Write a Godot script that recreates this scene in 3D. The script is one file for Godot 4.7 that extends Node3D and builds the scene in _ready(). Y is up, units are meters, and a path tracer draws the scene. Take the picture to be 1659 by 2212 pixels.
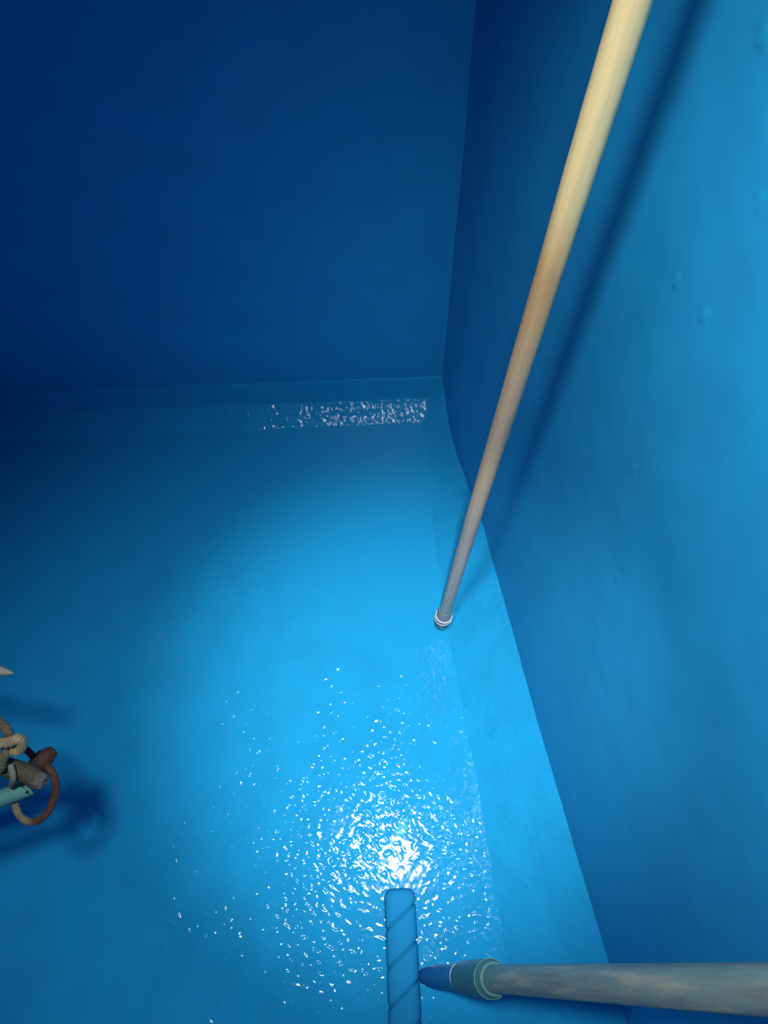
extends Node3D

# World: x right, y up, and depth f away from the camera (f = -z). Metres; the tank floor is y = 0.

const EYE := Vector3(0, 3.0, 0)
const LAMP := Vector3(-0.2, 3.85, -0.2)
const TORCH := Vector3(0.05, 3.1, -0.05)
const TORCH_ENERGY := 10.6
const TANK_TOP := 3.25

var taken := {}
var paint: StandardMaterial3D
var wet_paint: StandardMaterial3D
var noise_wave := FastNoiseLite.new()
var noise_fine := FastNoiseLite.new()
var noise_big := FastNoiseLite.new()
var noise_tint := FastNoiseLite.new()


func _ready():
	# ---- camera, surroundings, exposure -------------------------------------------------
	var cam := Camera3D.new()
	cam.name = "camera"
	cam.keep_aspect = Camera3D.KEEP_HEIGHT
	cam.fov = 67.35
	cam.near = 0.05
	cam.far = 60.0
	cam.transform = Transform3D(Basis(cam_x(), cam_y(), cam_z()), EYE)
	add_child(cam)
	cam.current = true

	var env := Environment.new()
	env.background_mode = Environment.BG_COLOR
	env.background_color = Color(0.34, 0.32, 0.32)
	env.background_energy_multiplier = 1.0
	env.tonemap_mode = Environment.TONE_MAPPER_LINEAR
	env.tonemap_exposure = 1.0
	env.sdfgi_enabled = true
	env.ssao_enabled = true
	env.ssil_enabled = true
	var we := WorldEnvironment.new()
	we.name = "surroundings"
	we.environment = env
	add_child(we)

	for n in [noise_wave, noise_fine, noise_big, noise_tint]:
		n.noise_type = FastNoiseLite.TYPE_SIMPLEX_SMOOTH
		n.fractal_type = FastNoiseLite.FRACTAL_NONE
	noise_wave.seed = 11
	noise_wave.frequency = 20.0
	noise_fine.seed = 23
	noise_fine.frequency = 44.0
	noise_big.seed = 5
	noise_big.frequency = 2.2
	noise_tint.seed = 31
	noise_tint.frequency = 5.0

	paint = mat(Color(1, 1, 1), 0.45)
	paint.vertex_color_use_as_albedo = true
	wet_paint = mat(Color(1, 1, 1), 0.07)
	wet_paint.vertex_color_use_as_albedo = true
	wet_paint.metallic_specular = 0.35

	# ---- the tank -----------------------------------------------------------------------
	build_lamp()
	build_torch()
	build_floor()
	build_walls()
	build_coves()
	build_ceiling()

	# ---- the things in it ---------------------------------------------------------------
	build_hanging_pipe()
	build_leaning_pipe()
	build_ribbed_hose()
	build_left_bundle()


# ---------------------------------------------------------------- camera axes
func W(x: float, y: float, f: float) -> Vector3:
	return Vector3(x, y, -f)

func cam_x() -> Vector3:
	return W(0.999161, -0.016764, -0.037372)

func cam_y() -> Vector3:
	return W(0.04096, 0.408935, 0.911644)

func cam_z() -> Vector3:
	return W(0.0, 0.912409, -0.409279)

# the point at a given depth along the camera's axis
func at(u: float, v: float, depth: float) -> Vector3:
	return EYE + depth * ((u - 829.5) / 1660.0 * cam_x() - (v - 1106.0) / 1660.0 * cam_y() - cam_z())


# ---------------------------------------------------------------- naming and tagging
func numbered(called: String) -> String:
	if not taken.has(called):
		taken[called] = 0
		return called
	taken[called] += 1
	return "%s_%03d" % [called, taken[called]]

func thing(called: String, label: String, category: String, where: Vector3) -> Node3D:
	var o := Node3D.new()
	o.name = numbered(called)
	o.position = where
	add_child(o)
	o.set_meta("label", label)
	o.set_meta("category", category)
	return o

func tag(o: Node3D, label: String, category: String):
	o.set_meta("label", label)
	o.set_meta("category", category)

func mesh_node(called: String, m: Mesh, material: Material, parent: Node3D = null) -> MeshInstance3D:
	var o := MeshInstance3D.new()
	o.mesh = m
	o.material_override = material
	o.cast_shadow = GeometryInstance3D.SHADOW_CASTING_SETTING_ON
	if parent == null:
		o.name = numbered(called)
		add_child(o)
	else:
		o.name = called
		parent.add_child(o, true)
	return o

func structure(called: String, m: Mesh, material: Material, label: String) -> MeshInstance3D:
	var o := mesh_node(called, m, material)
	o.set_meta("kind", "structure")
	o.set_meta("label", label)
	return o

func mat(c: Color, rough: float, metal := 0.0) -> StandardMaterial3D:
	var m := StandardMaterial3D.new()
	m.albedo_color = c
	m.roughness = rough
	m.metallic = metal
	return m

func tinted(rough: float) -> StandardMaterial3D:
	var m := mat(Color(1, 1, 1), rough)
	m.vertex_color_use_as_albedo = true
	return m


# ---------------------------------------------------------------- mesh helpers
# a grid of points (rows of nu) with smooth normals
func grid_surface(am: ArrayMesh, pts: PackedVector3Array, nu: int, nv: int, cols: PackedColorArray, flip := false, wrap_u := false):
	var nrm := PackedVector3Array()
	nrm.resize(pts.size())
	for j in nv:
		for i in nu:
			var a := i - 1
			var b := i + 1
			if wrap_u:
				a = (i - 1 + nu - 1) % (nu - 1)
				b = (i + 1) % (nu - 1)
			a = clampi(a, 0, nu - 1)
			b = clampi(b, 0, nu - 1)
			var du := pts[j * nu + b] - pts[j * nu + a]
			var dv := pts[mini(j + 1, nv - 1) * nu + i] - pts[maxi(j - 1, 0) * nu + i]
			var n := du.cross(dv)
			if n.length_squared() < 1e-20:
				n = Vector3.UP
			n = n.normalized()
			nrm[j * nu + i] = -n if flip else n
	var idx := PackedInt32Array()
	idx.resize((nu - 1) * (nv - 1) * 6)
	var k := 0
	for j in nv - 1:
		for i in nu - 1:
			var p := j * nu + i
			var q := p + 1
			var r := p + nu
			var s := r + 1
			if flip:
				idx[k] = p; idx[k + 1] = q; idx[k + 2] = r
				idx[k + 3] = q; idx[k + 4] = s; idx[k + 5] = r
			else:
				idx[k] = p; idx[k + 1] = r; idx[k + 2] = q
				idx[k + 3] = q; idx[k + 4] = r; idx[k + 5] = s
			k += 6
	var arr := []
	arr.resize(Mesh.ARRAY_MAX)
	arr[Mesh.ARRAY_VERTEX] = pts
	arr[Mesh.ARRAY_NORMAL] = nrm
	arr[Mesh.ARRAY_COLOR] = cols
	arr[Mesh.ARRAY_INDEX] = idx
	am.add_surface_from_arrays(Mesh.PRIMITIVE_TRIANGLES, arr)

func add_box(am: ArrayMesh, size: Vector3, centre: Vector3, c: Color):
	var bm := BoxMesh.new()
	bm.size = size
	var arr := bm.get_mesh_arrays()
	var v: PackedVector3Array = arr[Mesh.ARRAY_VERTEX]
	var cols := PackedColorArray()
	for i in v.size():
		v[i] += centre
		cols.append(c)
	arr[Mesh.ARRAY_VERTEX] = v
	arr[Mesh.ARRAY_COLOR] = cols
	arr[Mesh.ARRAY_TANGENT] = null
	arr[Mesh.ARRAY_TEX_UV] = null
	am.add_surface_from_arrays(Mesh.PRIMITIVE_TRIANGLES, arr)

# a tube swept along a path; radius(t, angle) and colour(t, angle) with t from 0 to 1
func sweep(path: PackedVector3Array, sides: int, radius: Callable, colour: Callable, up_hint := Vector3(0.1, 0.2, 0.97), caps := true) -> ArrayMesh:
	var n := path.size()
	var pts := PackedVector3Array()
	var cols := PackedColorArray()
	var nu := sides + 1
	var side := Vector3.ZERO
	for j in n:
		var t := float(j) / (n - 1)
		var dir := (path[mini(j + 1, n - 1)] - path[maxi(j - 1, 0)]).normalized()
		if side == Vector3.ZERO:
			side = dir.cross(up_hint).normalized()
		side = (side - dir * side.dot(dir)).normalized()
		var other := dir.cross(side)
		for i in nu:
			var ang := TAU * (i % sides) / sides
			var r: float = radius.call(t, ang)
			pts.append(path[j] + (side * cos(ang) + other * sin(ang)) * r)
			cols.append(colour.call(t, ang))
	var am := ArrayMesh.new()
	if caps:
		# close both ends with a point ring
		var first := PackedVector3Array()
		var fc := PackedColorArray()
		for i in nu:
			first.append(path[0])
			fc.append(cols[i])
		var last := PackedVector3Array()
		var lc := PackedColorArray()
		for i in nu:
			last.append(path[n - 1])
			lc.append(cols[(n - 1) * nu + i])
		var a0 := PackedVector3Array(first)
		a0.append_array(pts.slice(0, nu))
		var c0 := PackedColorArray(fc)
		c0.append_array(cols.slice(0, nu))
		grid_surface(am, a0, nu, 2, c0, false, true)
		var a1 := pts.slice((n - 1) * nu, n * nu)
		a1.append_array(last)
		var c1 := cols.slice((n - 1) * nu, n * nu)
		c1.append_array(lc)
		grid_surface(am, a1, nu, 2, c1, false, true)
	grid_surface(am, pts, nu, n, cols, false, true)
	return am

func line(a: Vector3, b: Vector3, n: int, origin: Vector3) -> PackedVector3Array:
	var p := PackedVector3Array()
	for i in n + 1:
		p.append(a.lerp(b, float(i) / n) - origin)
	return p

# a smooth curve through points
func spline(points: Array, per: int, origin: Vector3) -> PackedVector3Array:
	var p := PackedVector3Array()
	for i in points.size() - 1:
		var a: Vector3 = points[maxi(i - 1, 0)]
		var b: Vector3 = points[i]
		var c: Vector3 = points[i + 1]
		var d: Vector3 = points[mini(i + 2, points.size() - 1)]
		for k in per:
			p.append(b.cubic_interpolate(c, a, d, float(k) / per) - origin)
	p.append(points[points.size() - 1] - origin)
	return p

func lut(x: float, table: Array) -> float:
	if x <= table[0][0]:
		return table[0][1]
	for i in table.size() - 1:
		if x <= table[i + 1][0]:
			var t: float = (x - table[i][0]) / (table[i + 1][0] - table[i][0])
			return lerpf(table[i][1], table[i + 1][1], smoothstep(0.0, 1.0, t) if table[i].size() > 2 else t)
	return table[table.size() - 1][1]


# ---------------------------------------------------------------- paint
func paint_colour(x: float, f: float) -> Color:
	var k := 1.0 + 0.05 * noise_tint.get_noise_2d(x * 1.3, f)
	return Color(0.014 * k, 0.298 * k, 0.61 * k)

# relief of the hand-laid glossy coat: about half a millimetre of ripple
func ripple(x: float, f: float, stretch: float) -> float:
	var calm := 0.55 + 0.45 * smoothstep(1.0, 0.4, f + 0.12 * noise_tint.get_noise_2d(x, f * 0.6))
	calm *= 0.75 + 0.5 * noise_big.get_noise_2d(x * 1.5, f * 1.5 + 9.0)
	# one patch was trowelled smoother
	calm *= 1.0 - 0.6 * exp(-Vector2(x - 0.01, f + 0.03).length_squared() / 0.008)
	var h := 0.0007 * noise_wave.get_noise_2d(x * 0.8, f * stretch)
	h += 0.00028 * noise_fine.get_noise_2d(x * 0.85, f * stretch)
	# sags and pinholes: steep little marks, thinly strewn
	h += 0.0014 * smoothstep(0.2, 0.75, noise_fine.get_noise_2d(x * 0.7 + 31.0, f * 0.9 * stretch))
	h -= 0.0013 * smoothstep(0.3, 0.8, noise_fine.get_noise_2d(x * 0.9 - 17.0, f * 0.7 * stretch))
	return h * calm

# the floor falls slightly towards the far left
func floor_y(x: float, f: float) -> float:
	return -0.004 * x - 0.012 * (f - 0.5)

# plan of the right wall: x of its face at depth f
func wall_x(f: float) -> float:
	return lut(f, [[-1.4, 0.84], [-0.5, 0.69], [-0.31, 0.653], [0.2, 0.56], [0.62, 0.489], [1.2, 0.402], [1.511, 0.344], [1.667, 0.3127], [1.92, 0.281], [2.2, 0.25]])

func cove_edge(f: float) -> float:
	return lut(f, [[-1.4, 0.43], [-0.09, 0.325], [0.14, 0.308], [0.39, 0.282], [0.74, 0.243], [1.14, 0.207], [1.46, 0.182], [1.75, 0.16], [1.95, 0.15]])

func cove_height(f: float) -> float:
	return lut(f, [[-0.6, 0.16], [0.6, 0.16], [1.2, 0.125], [1.5, 0.05, 1], [1.667, 0.045], [1.8, 0.06], [1.9, 0.13]])


func build_floor():
	var am := ArrayMesh.new()
	var pts := PackedVector3Array()
	var cols := PackedColorArray()
	var xs := axis([[-2.0, 0.03], [-0.85, 0.0045], [0.40, 0.03], [0.9, 0.0]])
	var fs := axis([[-1.4, 0.03], [-0.62, 0.0045], [0.75, 0.012], [1.86, 0.0]])
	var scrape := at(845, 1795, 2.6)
	for f in fs:
		for x in xs:
			pts.append(W(x, floor_y(x, f) + ripple(x, f, 1.0), f))
			var c := paint_colour(x, f)
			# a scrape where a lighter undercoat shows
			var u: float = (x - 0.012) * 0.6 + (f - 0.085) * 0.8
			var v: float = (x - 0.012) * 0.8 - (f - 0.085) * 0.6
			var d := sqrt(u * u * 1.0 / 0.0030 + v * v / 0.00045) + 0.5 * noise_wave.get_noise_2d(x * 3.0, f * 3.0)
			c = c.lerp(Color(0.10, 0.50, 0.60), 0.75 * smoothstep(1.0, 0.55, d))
			cols.append(c)
	grid_surface(am, pts, xs.size(), fs.size(), cols, false)
	add_box(am, Vector3(3.1, 0.12, 3.5), W(-0.5, -0.065, 0.3), paint_colour(0, 0))
	structure("floor", am, wet_paint, "glossy rippled light blue painted tank floor with bright glints")

func axis(parts: Array) -> Array:
	var out := []
	for i in parts.size() - 1:
		var a: float = parts[i][0]
		var b: float = parts[i + 1][0]
		var n := int(ceil((b - a) / parts[i][1]))
		for k in n:
			out.append(lerpf(a, b, float(k) / n))
	out.append(parts[parts.size() - 1][0])
	return out


func build_walls():
	# far wall: a slab whose face undulates by a millimetre
	var am := ArrayMesh.new()
	var pts := PackedVector3Array()
	var cols := PackedColorArray()
	for j in 61:
		for i in 61:
			var x := lerpf(-2.05, 0.75, i / 60.0)
			var y := lerpf(-0.05, TANK_TOP + 0.02, j / 60.0)
			pts.append(W(x, y, 1.92 + 0.003 * noise_big.get_noise_2d(x, y)))
			cols.append(paint_colour(x, y + 7.0))
	grid_surface(am, pts, 61, 61, cols, false)
	add_box(am, Vector3(2.95, 3.4, 0.15), W(-0.62, 1.6, 2.005), paint_colour(0, 0))
	structure("wall_far", am, paint, "dark blue painted end wall of the tank, opposite the camera")

	# right wall: bends gently in plan; small blisters in the paint
	am = ArrayMesh.new()
	pts = PackedVector3Array()
	cols = PackedColorArray()
	var bumps := []
	for b in [[1648, 78, 9.0], [1640, 432, 5.0], [1508, 205, 4.0], [1368, 1014, 4.0], [1335, 1250, 7.0], [1345, 1235, 5.0], [1520, 685, 4.0], [1462, 610, 5.0], [1190, 770, 6.0], [1630, 640, 4.0], [1310, 1255, 5.0]]:
		var d := (at(b[0], b[1], 1.0) - EYE)
		var t := 1.0
		for k in 12:
			var p := EYE + d * t
			t *= wall_x(-p.z) / maxf(p.x, 0.01)
		bumps.append([EYE + d * t, b[2] * 0.0011])
	var ys := axis([[-0.05, 0.02], [1.0, 0.0125], [2.7, 0.03], [TANK_TOP + 0.02, 0.0]])
	var fs := axis([[-1.4, 0.03], [-0.1, 0.0125], [1.3, 0.03], [2.0, 0.0]])
	for f in fs:
		for y in ys:
			var x := wall_x(f) - 0.002 * noise_big.get_noise_2d(f, y) - 0.0005 * noise_tint.get_noise_2d(f * 2.0, y * 2.0)
			for b in bumps:
				var r: float = Vector2(f + b[0].z, y - b[0].y).length() / b[1]
				if r < 3.0:
					x -= 0.004 * exp(-r * r)
			pts.append(W(x, y, f))
			cols.append(paint_colour(f + 4.0, y))
	grid_surface(am, pts, ys.size(), fs.size(), cols, true)
	var back := PackedVector3Array()
	var bc := PackedColorArray()
	for f in [-1.4, -0.5, 0.2, 1.2, 2.0]:
		for y in [-0.05, TANK_TOP + 0.02]:
			back.append(W(wall_x(f) + 0.15, y, f))
			bc.append(paint_colour(0, 0))
	grid_surface(am, back, 2, 5, bc, false)
	structure("wall_right", am, paint, "smooth blue painted side wall behind the long hanging pipe")

	am = ArrayMesh.new()
	add_box(am, Vector3(0.15, 3.4, 3.5), W(-2.075, 1.6, 0.35), paint_colour(0, 0))
	structure("wall_left", am, paint, "blue painted left wall of the tank")
	am = ArrayMesh.new()
	add_box(am, Vector3(3.1, 3.4, 0.15), W(-0.55, 1.6, -1.42), paint_colour(0, 0))
	structure("wall_near", am, paint, "blue painted near wall of the tank")


func build_coves():
	# right: a hand-trowelled fillet between the floor and the right wall
	var am := ArrayMesh.new()
	var pts := PackedVector3Array()
	var cols := PackedColorArray()
	var fs := axis([[-1.35, 0.03], [-0.62, 0.006], [1.2, 0.012], [1.915, 0.0]])
	for f in fs:
		for i in 49:
			var t := i / 48.0
			var x := lerpf(cove_edge(f) - 0.008, wall_x(f) + 0.004, t)
			var y := floor_y(x, f) * (1.0 - t) - 0.005 * (1.0 - t) + cove_height(f) * (0.85 * t + 0.15 * t * t)
			y += 1.3 * ripple(x + 3.0, f * 0.8, 0.9) + 0.0028 * noise_tint.get_noise_2d(x * 1.6, f * 1.6 + 4.0)
			pts.append(W(x, y, f))
			cols.append(paint_colour(x, f))
	grid_surface(am, pts, 49, fs.size(), cols, false)
	structure("trim_1", am, wet_paint, "sloping blue fillet between the floor and the right wall")

	# far: two facets, the lower one lies flatter
	am = ArrayMesh.new()
	pts = PackedVector3Array()
	cols = PackedColorArray()
	var xs := axis([[-2.0, 0.02], [-1.1, 0.004], [0.3, 0.0]])
	for j in 49:
		var t := j / 48.0
		for x in xs:
			var f := lut(t, [[0.0, 1.752], [0.06, 1.77], [0.5, 1.88], [0.94, 1.913], [1.0, 1.924]])
			var y := lut(t, [[0.0, -0.008], [0.06, 0.003], [0.5, 0.053], [0.94, 0.156], [1.0, 0.164]]) + floor_y(x, f) * (1.0 - t)
			var soft := exp(-pow((t - 0.5) / 0.07, 2.0))
			y += 0.003 * soft
			y += 0.001 * noise_wave.get_noise_2d(x * 1.8, t * 0.38) + 0.00024 * noise_fine.get_noise_2d(x * 1.8, t * 0.34) + 0.0015 * noise_tint.get_noise_2d(x, t)
			f += 0.002 * noise_tint.get_noise_2d(x * 1.4, 8.0)
			pts.append(W(x, y, f))
			cols.append(paint_colour(x, f))
	grid_surface(am, pts, xs.size(), 49, cols, false)
	var dull := wet_paint.duplicate()
	dull.roughness = 0.13
	dull.metallic_specular = 0.22
	structure("trim_2", am, dull, "glinting blue fillet in two facets along the foot of the far wall")


func hatch_outline(n: int) -> Array:
	# a rounded rectangular manhole, turned in plan; [x, f] pairs
	var out := []
	var d := Vector2(0.857, 0.515)
	var m := Vector2(-0.515, 0.857)
	for i in n:
		var a := TAU * i / n
		var c := cos(a)
		var s := sin(a)
		var k := pow(pow(absf(c), 8.0) + pow(absf(s), 8.0), -1.0 / 8.0)
		var lx := c * k * 0.39 - 0.06
		var ly := s * k * 0.415 - 0.005
		var p := Vector2(0.1, 0.15) + d * lx + m * ly
		out.append([p.x, p.y])
	return out

func build_ceiling():
	var am := ArrayMesh.new()
	var n := 72
	var hole := hatch_outline(n)
	var rings := []
	var lo := TANK_TOP
	var hi := TANK_TOP + 0.1
	var outer := []
	for i in n:
		var v := Vector2(hole[i][0] + 0.4, hole[i][1] - 0.25)
		var k := INF
		if absf(v.x) > 1e-5:
			k = minf(k, (1.75 if v.x > 0 else 1.75) / absf(v.x))
		if absf(v.y) > 1e-5:
			k = minf(k, 1.84 / absf(v.y))
		outer.append([-0.4 + v.x * k, 0.25 + v.y * k])
	var pts := PackedVector3Array()
	var cols := PackedColorArray()
	for ring in [[outer, lo], [hole, lo], [hole, hi], [outer, hi], [outer, lo]]:
		for i in n + 1:
			var p = ring[0][i % n]
			pts.append(W(p[0], ring[1], p[1]))
			cols.append(paint_colour(0, 0))
	# flat facets: each ring pair is its own surface
	for k in 4:
		grid_surface(am, pts.slice(k * (n + 1), (k + 2) * (n + 1)), n + 1, 2, cols.slice(0, 2 * (n + 1)), true)
	structure("ceiling", am, paint, "tank roof slab with a manhole above the camera")


# ---------------------------------------------------------------- the work lamp over the manhole
func build_lamp():
	var aim := (W(0.12, 0, 0.85) - LAMP).normalized()
	var o := thing("work_lamp", "small round work lamp hanging over the manhole above the frame", "lamp", LAMP)
	var white := func(_t, _a): return Color(0.02, 0.02, 0.022)
	mesh_node("housing", sweep(PackedVector3Array([-aim * 0.16, -aim * 0.15, -aim * 0.06, -aim * 0.03, -aim * 0.012]), 32,
		func(t, _a): return 0.03 if t < 0.3 else (0.06 if t < 0.6 else 0.115), white), tinted(0.5), o)
	var glow := mat(Color(1, 1, 1), 0.4)
	glow.emission_enabled = true
	glow.emission = Color(1, 0.98, 0.95)
	glow.emission_energy_multiplier = 2.0
	mesh_node("lamp_glass", sweep(PackedVector3Array([-aim * 0.014, -aim * 0.010, -aim * 0.006]), 32,
		func(t, _a): return 0.10 if t < 0.9 else 0.092, func(_t, _a): return Color(1, 1, 1)), glow, o)
	var dir := (W(-0.15, 0, 0.1) - LAMP).normalized()
	add_spot(o, "lamp_spill", 5.5, 0.10, 55.0, dir, aim * 0.105)
	# the hook it hangs from, fixed on the roof slab
	mesh_node("bracket", sweep(spline([LAMP - aim * 0.15, LAMP + Vector3(-0.05, 0.25, 0.02), LAMP + Vector3(-0.4, 0.28, 0.05), Vector3(LAMP.x - 0.75, 3.6, LAMP.z + 0.1), Vector3(LAMP.x - 0.78, 3.34, LAMP.z + 0.1)], 8, LAMP), 12,
		func(_t, _a): return 0.012, white), tinted(0.5), o)


func add_spot(o: Node3D, called: String, energy: float, size: float, angle: float, dir: Vector3, at_offset: Vector3):
	var spot := SpotLight3D.new()
	spot.name = called
	spot.light_color = Color(1.0, 0.98, 0.95)
	spot.light_energy = energy
	spot.light_size = size
	spot.spot_angle = angle
	spot.spot_angle_attenuation = 1.0
	spot.spot_range = 12.0
	spot.spot_attenuation = 2.0
	spot.shadow_enabled = true
	o.add_child(spot)
	spot.transform = Transform3D(Basis.looking_at(dir, Vector3(0, 0, -1)), at_offset)

# a hand torch hung on a cord under the manhole, a little above the eye
func build_torch():
	var aim := (W(0.04, 0, 0.5) - TORCH).normalized()
	var o := thing("hand_torch", "small hand torch hanging on a cord just under the manhole, above the frame", "torch", TORCH)
	var dark := func(_t, _a): return Color(0.02, 0.02, 0.022)
	mesh_node("barrel", sweep(PackedVector3Array([-aim * 0.11, -aim * 0.105, -aim * 0.05, -aim * 0.03, -aim * 0.008]), 24,
		func(t, _a): return 0.009 if t < 0.1 else (0.014 if t < 0.6 else 0.036), dark), tinted(0.45), o)
	var glow := mat(Color(1, 1, 1), 0.4)
	glow.emission_enabled = true
	glow.emission = Color(1, 0.98, 0.95)
	glow.emission_energy_multiplier = 2.0
	mesh_node("torch_glass", sweep(PackedVector3Array([-aim * 0.010, -aim * 0.007, -aim * 0.004]), 24,
		func(_t, _a): return 0.03, func(_t, _a): return Color(1, 1, 1)), glow, o)
	mesh_node("cord", sweep(line(TORCH - aim * 0.1, Vector3(TORCH.x - 0.02, 3.62, TORCH.z + 0.02), 10, TORCH), 8, func(_t, _a): return 0.002, dark), tinted(0.8), o)
	add_spot(o, "torch_beam", TORCH_ENERGY, 0.032, 20.0, aim, aim * 0.034)
	add_spot(o, "torch_spill", 0.85, 0.032, 52.0, (W(0.6, 1.0, 0.6) - TORCH).normalized(), aim * 0.034)


# ---------------------------------------------------------------- long pipe hanging near the right wall
func build_hanging_pipe():
	var top := W(0.315, TANK_TOP, 0.83)
	var foot := W(0.199, 0.175, 0.83)
	var o := thing("hanging_pipe", "long cream and tan stained plastic pipe hanging down beside the right wall", "pipe", W(0.194, 0.035, 0.83))
	var base := o.position
	var keys := [at(1367, 0, 1.0), at(1290, 250, 1.0), at(1213, 500, 1.0), at(1152, 700, 1.0), at(1090, 900, 1.0), at(1025, 1110, 1.0), at(977, 1270, 1.0), at(957, 1335, 1.0)]
	var pts := []
	for k in keys:
		# where the ray meets the plane f = 0.83
		var d: Vector3 = k - EYE
		pts.append(EYE + d * (0.83 / -d.z))
	pts.push_front(top)
	var cream := Color(0.62, 0.52, 0.27)
	var tan := Color(0.50, 0.33, 0.145)
	var dun := Color(0.54, 0.40, 0.235)
	var grey := Color(0.35, 0.33, 0.27)
	var teal := Color(0.10, 0.2, 0.21)
	var streak := FastNoiseLite.new()
	streak.seed = 3
	streak.frequency = 1.0
	var path := spline(pts, 24, base)
	var h_of := func(t): return path[int(round(t * (path.size() - 1)))].y + base.y
	var col := func(t, a):
		var y: float = h_of.call(t)
		var c: Color
		if y > 2.2: c = cream.lerp(cream * 0.98, 0.5)
		elif y > 2.05: c = tan.lerp(cream, (y - 2.05) / 0.15)
		elif y > 1.75: c = dun.lerp(tan, smoothstep(1.75, 2.05, y))
		elif y > 1.35: c = dun
		elif y > 1.0: c = grey.lerp(dun, (y - 1.0) / 0.35)
		elif y > 0.3: c = grey
		else: c = teal.lerp(grey, clampf((y - 0.17) / 0.13, 0, 1))
		var s := streak.get_noise_3d(cos(a) * 2.2, sin(a) * 2.2, y * 1.7)
		var s2 := streak.get_noise_3d(cos(a) * 6.0, sin(a) * 6.0, y * 5.0 + 40.0)
		c = c * (1.0 + 0.16 * s + 0.12 * s2)
		# pale limescale run along one side
		var run := smoothstep(0.25, 0.5, streak.get_noise_3d(cos(a) * 3.0 + 9.0, sin(a) * 3.0, y * 1.1 + 3.0))
		c = c.lerp(Color(0.52, 0.55, 0.53), 0.55 * run)
		var spot := smoothstep(0.42, 0.6, streak.get_noise_3d(cos(a) * 4.0, sin(a) * 4.0 + 7.0, y * 12.0))
		c = c.lerp(Color(0.25, 0.14, 0.06), 0.35 * spot)
		c.a = 1.0
		return c
	var rad := func(t, a):
		var y: float = h_of.call(t)
		return 0.0215 + 0.0006 * streak.get_noise_3d(cos(a), sin(a), y * 6.0)
	mesh_node("pipe", sweep(path, 40, rad, col), tinted(0.42), o)
	# the coupling at the foot, with white jointing compound
	var axis_dir := (Vector3(pts[pts.size() - 2]) - Vector3(pts[pts.size() - 1])).normalized()
	var f0: Vector3 = pts[pts.size() - 1] - axis_dir * 0.075
	var cpath := PackedVector3Array()
	for k in 25:
		cpath.append(f0 + axis_dir * 0.18 * k / 24.0 - base)
	var crad := func(t, a):
		return lut(t, [[0.0, 0.021], [0.06, 0.028], [0.2, 0.0315], [0.55, 0.032], [0.6, 0.029], [0.8, 0.0285], [0.86, 0.0265], [1.0, 0.0225]])
	var ccol := func(t, a):
		return Color(0.04, 0.09, 0.11) if t < 0.40 else Color(0.20, 0.25, 0.26)
	mesh_node("coupling", sweep(cpath, 32, crad, ccol), tinted(0.4), o).set_meta("label", "dark ribbed coupling at the lower end of the pipe")
	for ring in [[0.62, 0.0305, 0.0036], [0.46, 0.0315, 0.0030]]:
		var rp := ring_path(f0 + axis_dir * 0.18 * ring[0] - base, axis_dir, ring[1], 0.003, 40, ring[0] * 10.0)
		var thick: float = ring[2]
		mesh_node("sealant_ring", sweep(rp, 8, func(t, a): return thick * (0.55 + 0.6 * absf(streak.get_noise_2d(t * 7.0, thick * 3000.0))), func(_t, _a): return Color(0.60, 0.62, 0.66), Vector3(0.31, 0.5, 0.2), false), tinted(0.5), o).set_meta("label", "smeared white sealant")

func ring_path(c: Vector3, n: Vector3, r: float, wobble: float, count: int, phase: float) -> PackedVector3Array:
	var a := n.cross(Vector3(0.2, 0.1, 0.9)).normalized()
	var b := n.cross(a)
	var p := PackedVector3Array()
	for i in count + 1:
		var t := TAU * (i % count) / count
		p.append(c + (a * cos(t) + b * sin(t)) * r + n * wobble * sin(2.0 * t + phase))
	return p


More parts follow.
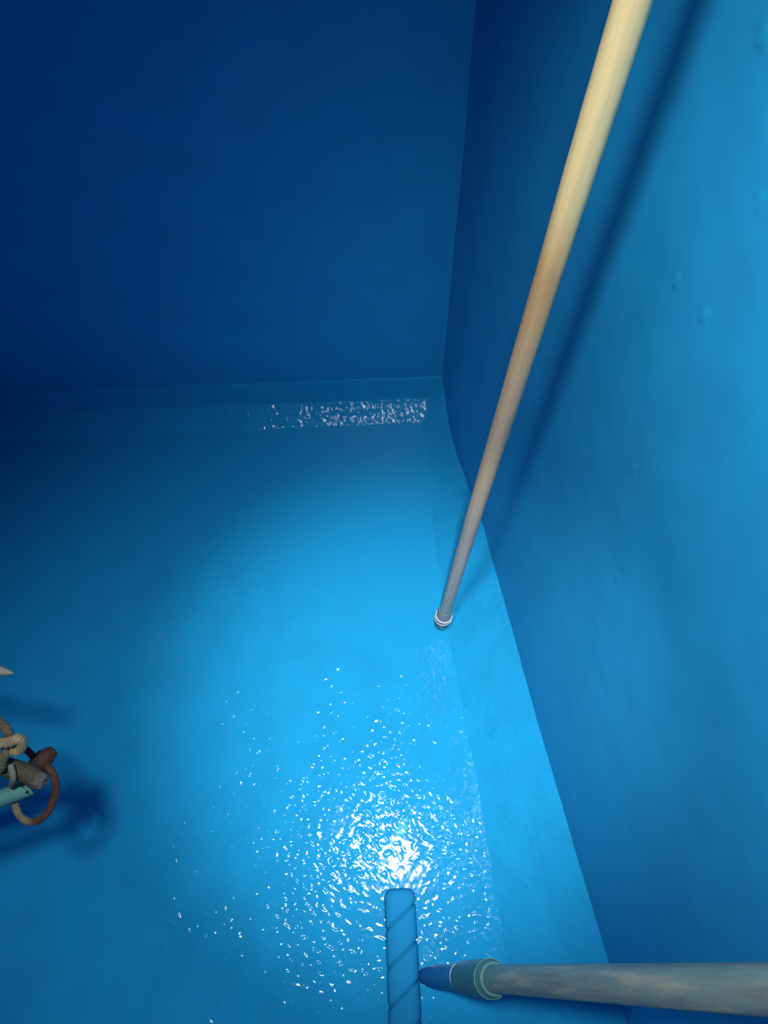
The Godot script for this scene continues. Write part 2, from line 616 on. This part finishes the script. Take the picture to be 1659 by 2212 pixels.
# ---------------------------------------------------------------- grey pipe leaning on the right wall
func build_leaning_pipe():
	var lower := at(917, 2103, 2.59)
	lower.y = 0.06
	var upper := at(1659, 2138, 1.02)
	var dir := (upper - lower).normalized()
	var o := thing("leaning_pipe", "thicker grey weathered pipe slanting up to the right in the lower right corner", "pipe", Vector3(lower.x, 0.0, lower.z))
	var base := o.position
	var streak := FastNoiseLite.new()
	streak.seed = 8
	streak.frequency = 1.0
	var length := (upper - lower).length()
	var s0 := 0.30 * length
	var s_on := func(u): return distance_along(lower, upper, u)
	var a0: float = s_on.call(1060.0)
	var a1: float = s_on.call(1000.0)
	var a2: float = s_on.call(985.0)
	var reach := length + 0.33
	var col := func(t, a):
		var y: float = lerpf(a0, reach, t)
		var c := Color(0.16, 0.25, 0.25)
		var s := streak.get_noise_3d(cos(a) * 1.2, sin(a) * 1.2, y * 4.0)
		var s2 := streak.get_noise_3d(cos(a) * 4.0, sin(a) * 4.0, y * 9.0 + 30.0)
		c = c * (1.0 + 0.22 * s2)
		c = c.lerp(Color(0.33, 0.36, 0.28), smoothstep(0.1, 0.45, s) * 0.8)
		c = c.lerp(Color(0.13, 0.145, 0.13), smoothstep(0.1, 0.5, -s) * 0.6)
		c = c.lerp(Color(0.06, 0.22, 0.24), smoothstep(a0 + 0.25, a0, y) * 0.8)
		c.a = 1.0
		return c
	mesh_node("pipe", sweep(line(lower + dir * (a0 - 0.05), lower + dir * reach, 110, base), 48, func(_t, _a): return 0.032, col), tinted(0.5), o)
	# coupling
	var cr := func(t, _a): return lut(t, [[0.0, 0.036], [0.05, 0.041], [0.35, 0.0425], [0.4, 0.0445], [0.82, 0.0455], [0.9, 0.0445], [1.0, 0.038], [1.01, 0.034]])
	var cc := func(t, a):
		var s := streak.get_noise_3d(cos(a) * 2.0, sin(a) * 2.0, t * 2.0)
		var c := Color(0.035, 0.13, 0.16).lerp(Color(0.06, 0.17, 0.17), clampf(0.5 + s, 0, 1))
		if t > 0.86:
			c = c.lerp(Color(0.07, 0.2, 0.2), 0.6)
		return c
	mesh_node("coupling", sweep(line(lower + dir * a1, lower + dir * (a0 + 0.03), 40, base), 48, cr, cc), tinted(0.42), o).set_meta("label", "dark teal socket coupling")
	# blue painted lower end
	var br := func(t, _a): return lut(t, [[0.0, 0.024], [0.15, 0.029], [0.35, 0.033], [0.8, 0.034], [1.0, 0.036]])
	var bc := func(t, a):
		var s := streak.get_noise_3d(cos(a) * 2.0, sin(a) * 2.0, t * 2.0 + 5.0)
		return Color(0.012, 0.12, 0.40).lerp(Color(0.03, 0.2, 0.42), clampf(t * t * 0.8 + 0.5 * s, 0, 1))
	mesh_node("painted_end", sweep(line(lower, lower + dir * (a1 + 0.02), 40, base), 40, br, bc), tinted(0.4), o).set_meta("label", "lower end of the pipe coated in dark blue paint")
	for ring in [[a1 - 0.004, 0.0375, 0.0028, 0.006], [a0 + 0.004, 0.0455, 0.0022, 0.001]]:
		var thick: float = ring[2]
		var rp := ring_path(lower + dir * ring[0] - base, dir, ring[1], ring[3], 48, 1.0)
		var rc: Color = Color(0.5, 0.58, 0.6) if thick > 0.0025 else Color(0.10, 0.27, 0.29)
		mesh_node("sealant_ring", sweep(rp, 8, func(t, a): return thick * (0.3 + 1.0 * absf(streak.get_noise_2d(t * 6.0, thick * 3000.0 + 8.0))), func(_t, _a): return rc, Vector3(0.31, 0.5, 0.2), false), tinted(0.5), o)

# distance from a along a-b to the point seen in image column u
func distance_along(a: Vector3, b: Vector3, u: float) -> float:
	var lo := 0.0
	var hi := 1.0
	for k in 40:
		var m := 0.5 * (lo + hi)
		var d := a.lerp(b, m) - EYE
		var px := 829.5 + 1660.0 * d.dot(cam_x()) / -d.dot(cam_z())
		if px < u:
			lo = m
		else:
			hi = m
	return lo * a.distance_to(b)


# ---------------------------------------------------------------- blue ribbed hose lying on the floor
func build_ribbed_hose():
	var head := W(0.0, 0.009, -0.10)
	var o := thing("ribbed_hose", "blue painted ribbed hose lying on the floor where the grey pipe ends", "hose", head)
	var am := ArrayMesh.new()
	var pts := PackedVector3Array()
	var cols := PackedColorArray()
	var half := 0.053
	var tall := 0.042
	var sides := 36
	var rows := 340
	var length := 1.15
	for j in rows + 1:
		var s := length * pow(float(j) / rows, 1.25)
		var k := 1.0
		if s < 0.035:
			k = pow(1.0 - pow(1.0 - s / 0.035, 2.6), 1.0 / 2.6)
		for i in sides + 1:
			var a := TAU * (i % sides) / sides
			var ca := cos(a)
			var sa := sin(a)
			# a squarish oval: flat on top
			var e := pow(pow(absf(ca), 3.2) + pow(absf(sa), 3.2), -1.0 / 3.2)
			var x := ca * e * half * (0.35 + 0.65 * k)
			var y := sa * e * tall * (0.2 + 0.8 * k)
			var g := fposmod(s - 0.03 + 0.72 * x, 0.112) / 0.112
			var dist := absf(g - 0.5) * 0.112
			var groove := exp(-pow(dist / 0.006, 2.0)) * smoothstep(0.0, 0.03, s)
			var shrink := 1.0 - 0.10 * groove
			pts.append(Vector3(x * shrink, tall + 0.001 + y * shrink, s))
			cols.append(Color(0.012, 0.23, 0.50) * (1.0 - 0.35 * groove))
	grid_surface(am, pts, sides + 1, rows + 1, cols, false, true)
	var m := tinted(0.75)
	m.metallic_specular = 0.15
	mesh_node("hose_body", am, m, o)


# ---------------------------------------------------------------- things reaching in from the left
func build_left_bundle():
	var grain := FastNoiseLite.new()
	grain.seed = 14
	grain.frequency = 1.0
	var D := 1.80
	# teal plastic tube, from the left wall to its torn end
	var tip := at(57, 1703, D)
	var tail := tip + (at(-420, 1888, D + 0.02) - tip).normalized() * 1.3
	tail = tip + (tail - tip) * ((tip.x + 2.0) / (tip.x - tail.x))
	var o := thing("teal_tube", "short visible end of a teal plastic tube under the rope knot", "tube", tip)
	var torn := func(t, a):
		return 0.0195
	var path := line(tip, tail, 60, tip)
	var tube := ArrayMesh.new()
	var d := (tail - tip).normalized()
	var side := d.cross(Vector3.UP).normalized()
	var up := side.cross(d)
	var pts := PackedVector3Array()
	var cols := PackedColorArray()
	for j in 42:
		for i in 33:
			var a := TAU * (i % 32) / 32.0
			var start := 0.012 * grain.get_noise_2d(cos(a) * 2.0, sin(a) * 2.0) + 0.008 * cos(a)
			var s := start
			var r := 0.0195
			if j < 2:
				s = start + 0.05 * (1 - j)
				r = 0.0175
			elif j > 2:
				s = lerpf(start, d.dot(tail - tip), (j - 2) / 39.0)
			pts.append(d * s + (side * cos(a) + up * sin(a)) * r)
			var k := 1.0 + 0.12 * grain.get_noise_3d(cos(a) * 3.0, sin(a) * 3.0, s * 20.0)
			cols.append(Color(0.085 * k, 0.25 * k, 0.235 * k))
	grid_surface(tube, pts, 33, 42, cols, false, true)
	var tm := tinted(0.5)
	tm.cull_mode = BaseMaterial3D.CULL_DISABLED
	mesh_node("tube_wall", tube, tm, o)

	# worn wooden pole running over it
	var p_tip := at(99, 1692, D - 0.04)
	var p_tail := at(-150, 1600, D - 0.05)
	p_tail = p_tip + (p_tail - p_tip) * ((p_tip.x + 2.0) / (p_tip.x - p_tail.x))
	o = thing("wooden_pole", "grey brown weathered wooden pole ending in a pale worn tip beside the rusty ring", "pole", p_tip)
	var pole := sweep(spline([p_tip, at(80, 1684, D - 0.04), at(50, 1668, D - 0.04), p_tip.lerp(p_tail, 0.15), p_tip.lerp(p_tail, 0.5), p_tail], 14, p_tip), 24,
		func(t, a): return lut(t, [[0.0, 0.006], [0.02, 0.014], [0.14, 0.021], [1.0, 0.023]]) * (1.0 + 0.12 * grain.get_noise_3d(cos(a) * 1.4, sin(a) * 1.4, t * 30.0)),
		func(t, a):
			var s: float = grain.get_noise_3d(cos(a) * 3.0, sin(a) * 3.0, t * 22.0)
			var c := Color(0.05, 0.048, 0.036) * (1.0 + 0.5 * s)
			if t < 0.22:
				c = c.lerp(Color(0.17, 0.19, 0.18), 0.5 * clampf(0.5 + 2.0 * s, 0, 1))
			c.a = 1.0
			return c)
	mesh_node("shaft", pole, tinted(0.8), o)

	# a batten lashed beside the pole; it ends short of the frame and throws the broad shadow
	var b_tip := at(-14, 1668, D + 0.06)
	var b_tail := b_tip + (tail - tip) * 0.9
	mesh_node("batten", sweep(line(b_tip, b_tail, 40, p_tip), 20, func(t, _a): return 0.012 if t < 0.01 else 0.034, func(_t, _a): return Color(0.12, 0.11, 0.085)), tinted(0.85), o)

	# thin grey stick, only its tip in view
	var s_tip := at(27, 1454, D)
	var s_tail := at(-160, 1420, D)
	s_tail = s_tip + (s_tail - s_tip) * ((s_tip.x + 2.0) / (s_tip.x - s_tail.x))
	var stick := mesh_node("stick", sweep(line(s_tip, s_tail, 80, s_tip), 16,
		func(t, a): return lut(t, [[0.0, 0.003], [0.01, 0.0075], [0.03, 0.0115], [1.0, 0.012]]),
		func(t, a):
			var k: float = 1.0 + 0.3 * grain.get_noise_3d(cos(a) * 3.0, sin(a) * 3.0, t * 40.0)
			return Color(0.24 * k, 0.24 * k, 0.215 * k)), tinted(0.8))
	stick.position = s_tip
	tag(stick, "pale grey tip of a thin stick at the left edge, above the ropes", "stick")

	# beige rope knotted round the pole: a twisted cord, its strands standing proud
	var knot := [at(-60, 1604, D - 0.105), at(-15, 1606, D - 0.115), at(18, 1604, D - 0.125), at(36, 1597, D - 0.135), at(45, 1600, D - 0.125), at(47, 1611, D - 0.110), at(39, 1621, D - 0.100), at(22, 1623, D - 0.110)]
	rope("beige_rope", knot, 0.0118, Color(0.19, 0.165, 0.10), Color(0.29, 0.26, 0.17), "pale beige rope hooked in a loop over the wooden pole", grain)
	# older brown rope
	var old := [at(-70, 1560, D - 0.05), at(-25, 1549, D - 0.06), at(0, 1562, D - 0.075), at(16, 1580, D - 0.095), at(20, 1600, D - 0.065), at(14, 1622, D - 0.1), at(4, 1645, D - 0.1), at(2, 1662, D - 0.09)]
	rope("brown_rope", old, 0.0115, Color(0.06, 0.058, 0.042), Color(0.125, 0.115, 0.08), "grey brown rope curling out of the left edge behind the beige loop", grain)
	# short lashing between pole and tube
	var lash := [at(22, 1652, D - 0.075), at(27, 1670, D - 0.08), at(28, 1685, D - 0.072), at(24, 1698, D - 0.035)]
	rope("lashing_cord", lash, 0.0075, Color(0.10, 0.115, 0.105), Color(0.17, 0.185, 0.17), "short grey cord lashing the wooden pole to the teal tube", grain)

	# rusty wire ring
	var ring := [at(100, 1655, D - 0.02), at(112, 1668, D - 0.015), at(119, 1686, D - 0.01), at(121, 1704, D), at(116, 1726, D + 0.005), at(105, 1750, D + 0.01), at(88, 1769, D + 0.01), at(66, 1776, D + 0.01), at(46, 1766, D + 0.01), at(35, 1748, D + 0.01), at(31, 1728, D + 0.03), at(33, 1708, D + 0.036)]
	var c0: Vector3 = ring[0]
	var rm := mesh_node("wire_ring", sweep(spline(ring, 8, c0), 14,
		func(t, a): return 0.0088 * (1.0 + 0.18 * grain.get_noise_3d(cos(a) * 1.5, sin(a) * 1.5, t * 16.0)),
		func(t, a):
			var s: float = grain.get_noise_3d(cos(a) * 2.0, sin(a) * 2.0, t * 14.0 + 5.0)
			var c := Color(0.035, 0.018, 0.015).lerp(Color(0.10, 0.04, 0.028), clampf(0.5 + s, 0, 1))
			c = c.lerp(Color(0.14, 0.125, 0.09), smoothstep(0.55, 0.72, t) * (1.0 - smoothstep(0.9, 0.98, t)))
			return c, Vector3.UP), tinted(0.85))
	rm.position = c0
	tag(rm, "rusty open wire ring hanging below the pole tip and the teal tube", "ring")

	# rusty lug with a thin shank
	var l0 := at(88, 1640, D - 0.01)
	o = thing("rusty_lug", "dark rusty iron lug right of the rope knot, above the wire ring", "hook", l0)
	var rust := func(t, a):
		var s: float = grain.get_noise_3d(cos(a) * 2.0, sin(a) * 2.0, t * 4.0)
		return Color(0.014, 0.011, 0.011).lerp(Color(0.06, 0.028, 0.018), clampf(t * 0.9 + s * 0.9 - 0.1, 0, 1))
	mesh_node("head", sweep(spline([at(64, 1652, D + 0.025), at(74, 1649, D + 0.025), at(88, 1643, D + 0.025), at(102, 1634, D + 0.025), at(115, 1624, D + 0.025)], 8, l0), 20,
		func(t, a): return lut(t, [[0.0, 0.007], [0.2, 0.019], [0.45, 0.026], [0.75, 0.025], [0.92, 0.018], [1.0, 0.007]]) * (1.0 + 0.25 * sin(2.0 * a) + 0.2 * grain.get_noise_3d(cos(a) * 1.5, sin(a) * 1.5, t * 3.0)), rust), tinted(0.9), o)
	mesh_node("shank", sweep(spline([at(56, 1618, D + 0.02), at(66, 1628, D + 0.02), at(78, 1642, D + 0.025), at(90, 1655, D + 0.025), at(102, 1664, D + 0.02)], 6, l0), 12,
		func(t, a): return 0.008, func(t, a): return Color(0.03, 0.026, 0.028)), tinted(0.9), o)


func rope(called: String, points: Array, r: float, dark: Color, pale: Color, label: String, grain: FastNoiseLite):
	var origin: Vector3 = points[0]
	var path := spline(points, 14, origin)
	var o := mesh_node(called, sweep(path, 30,
		func(t, a): return r * (0.86 + 0.16 * absf(sin(1.5 * a + t * 60.0))) * (1.0 if t < 0.93 else 0.82),
		func(t, a):
			var g: float = 0.5 + 0.5 * absf(sin(1.5 * a + t * 60.0)) + 0.4 * grain.get_noise_3d(cos(a) * 3.0, sin(a) * 3.0, t * 25.0) - 0.35
			var c := dark.lerp(pale, clampf(g, 0, 1))
			return c), tinted(0.95))
	o.position = origin
	tag(o, label, "rope")
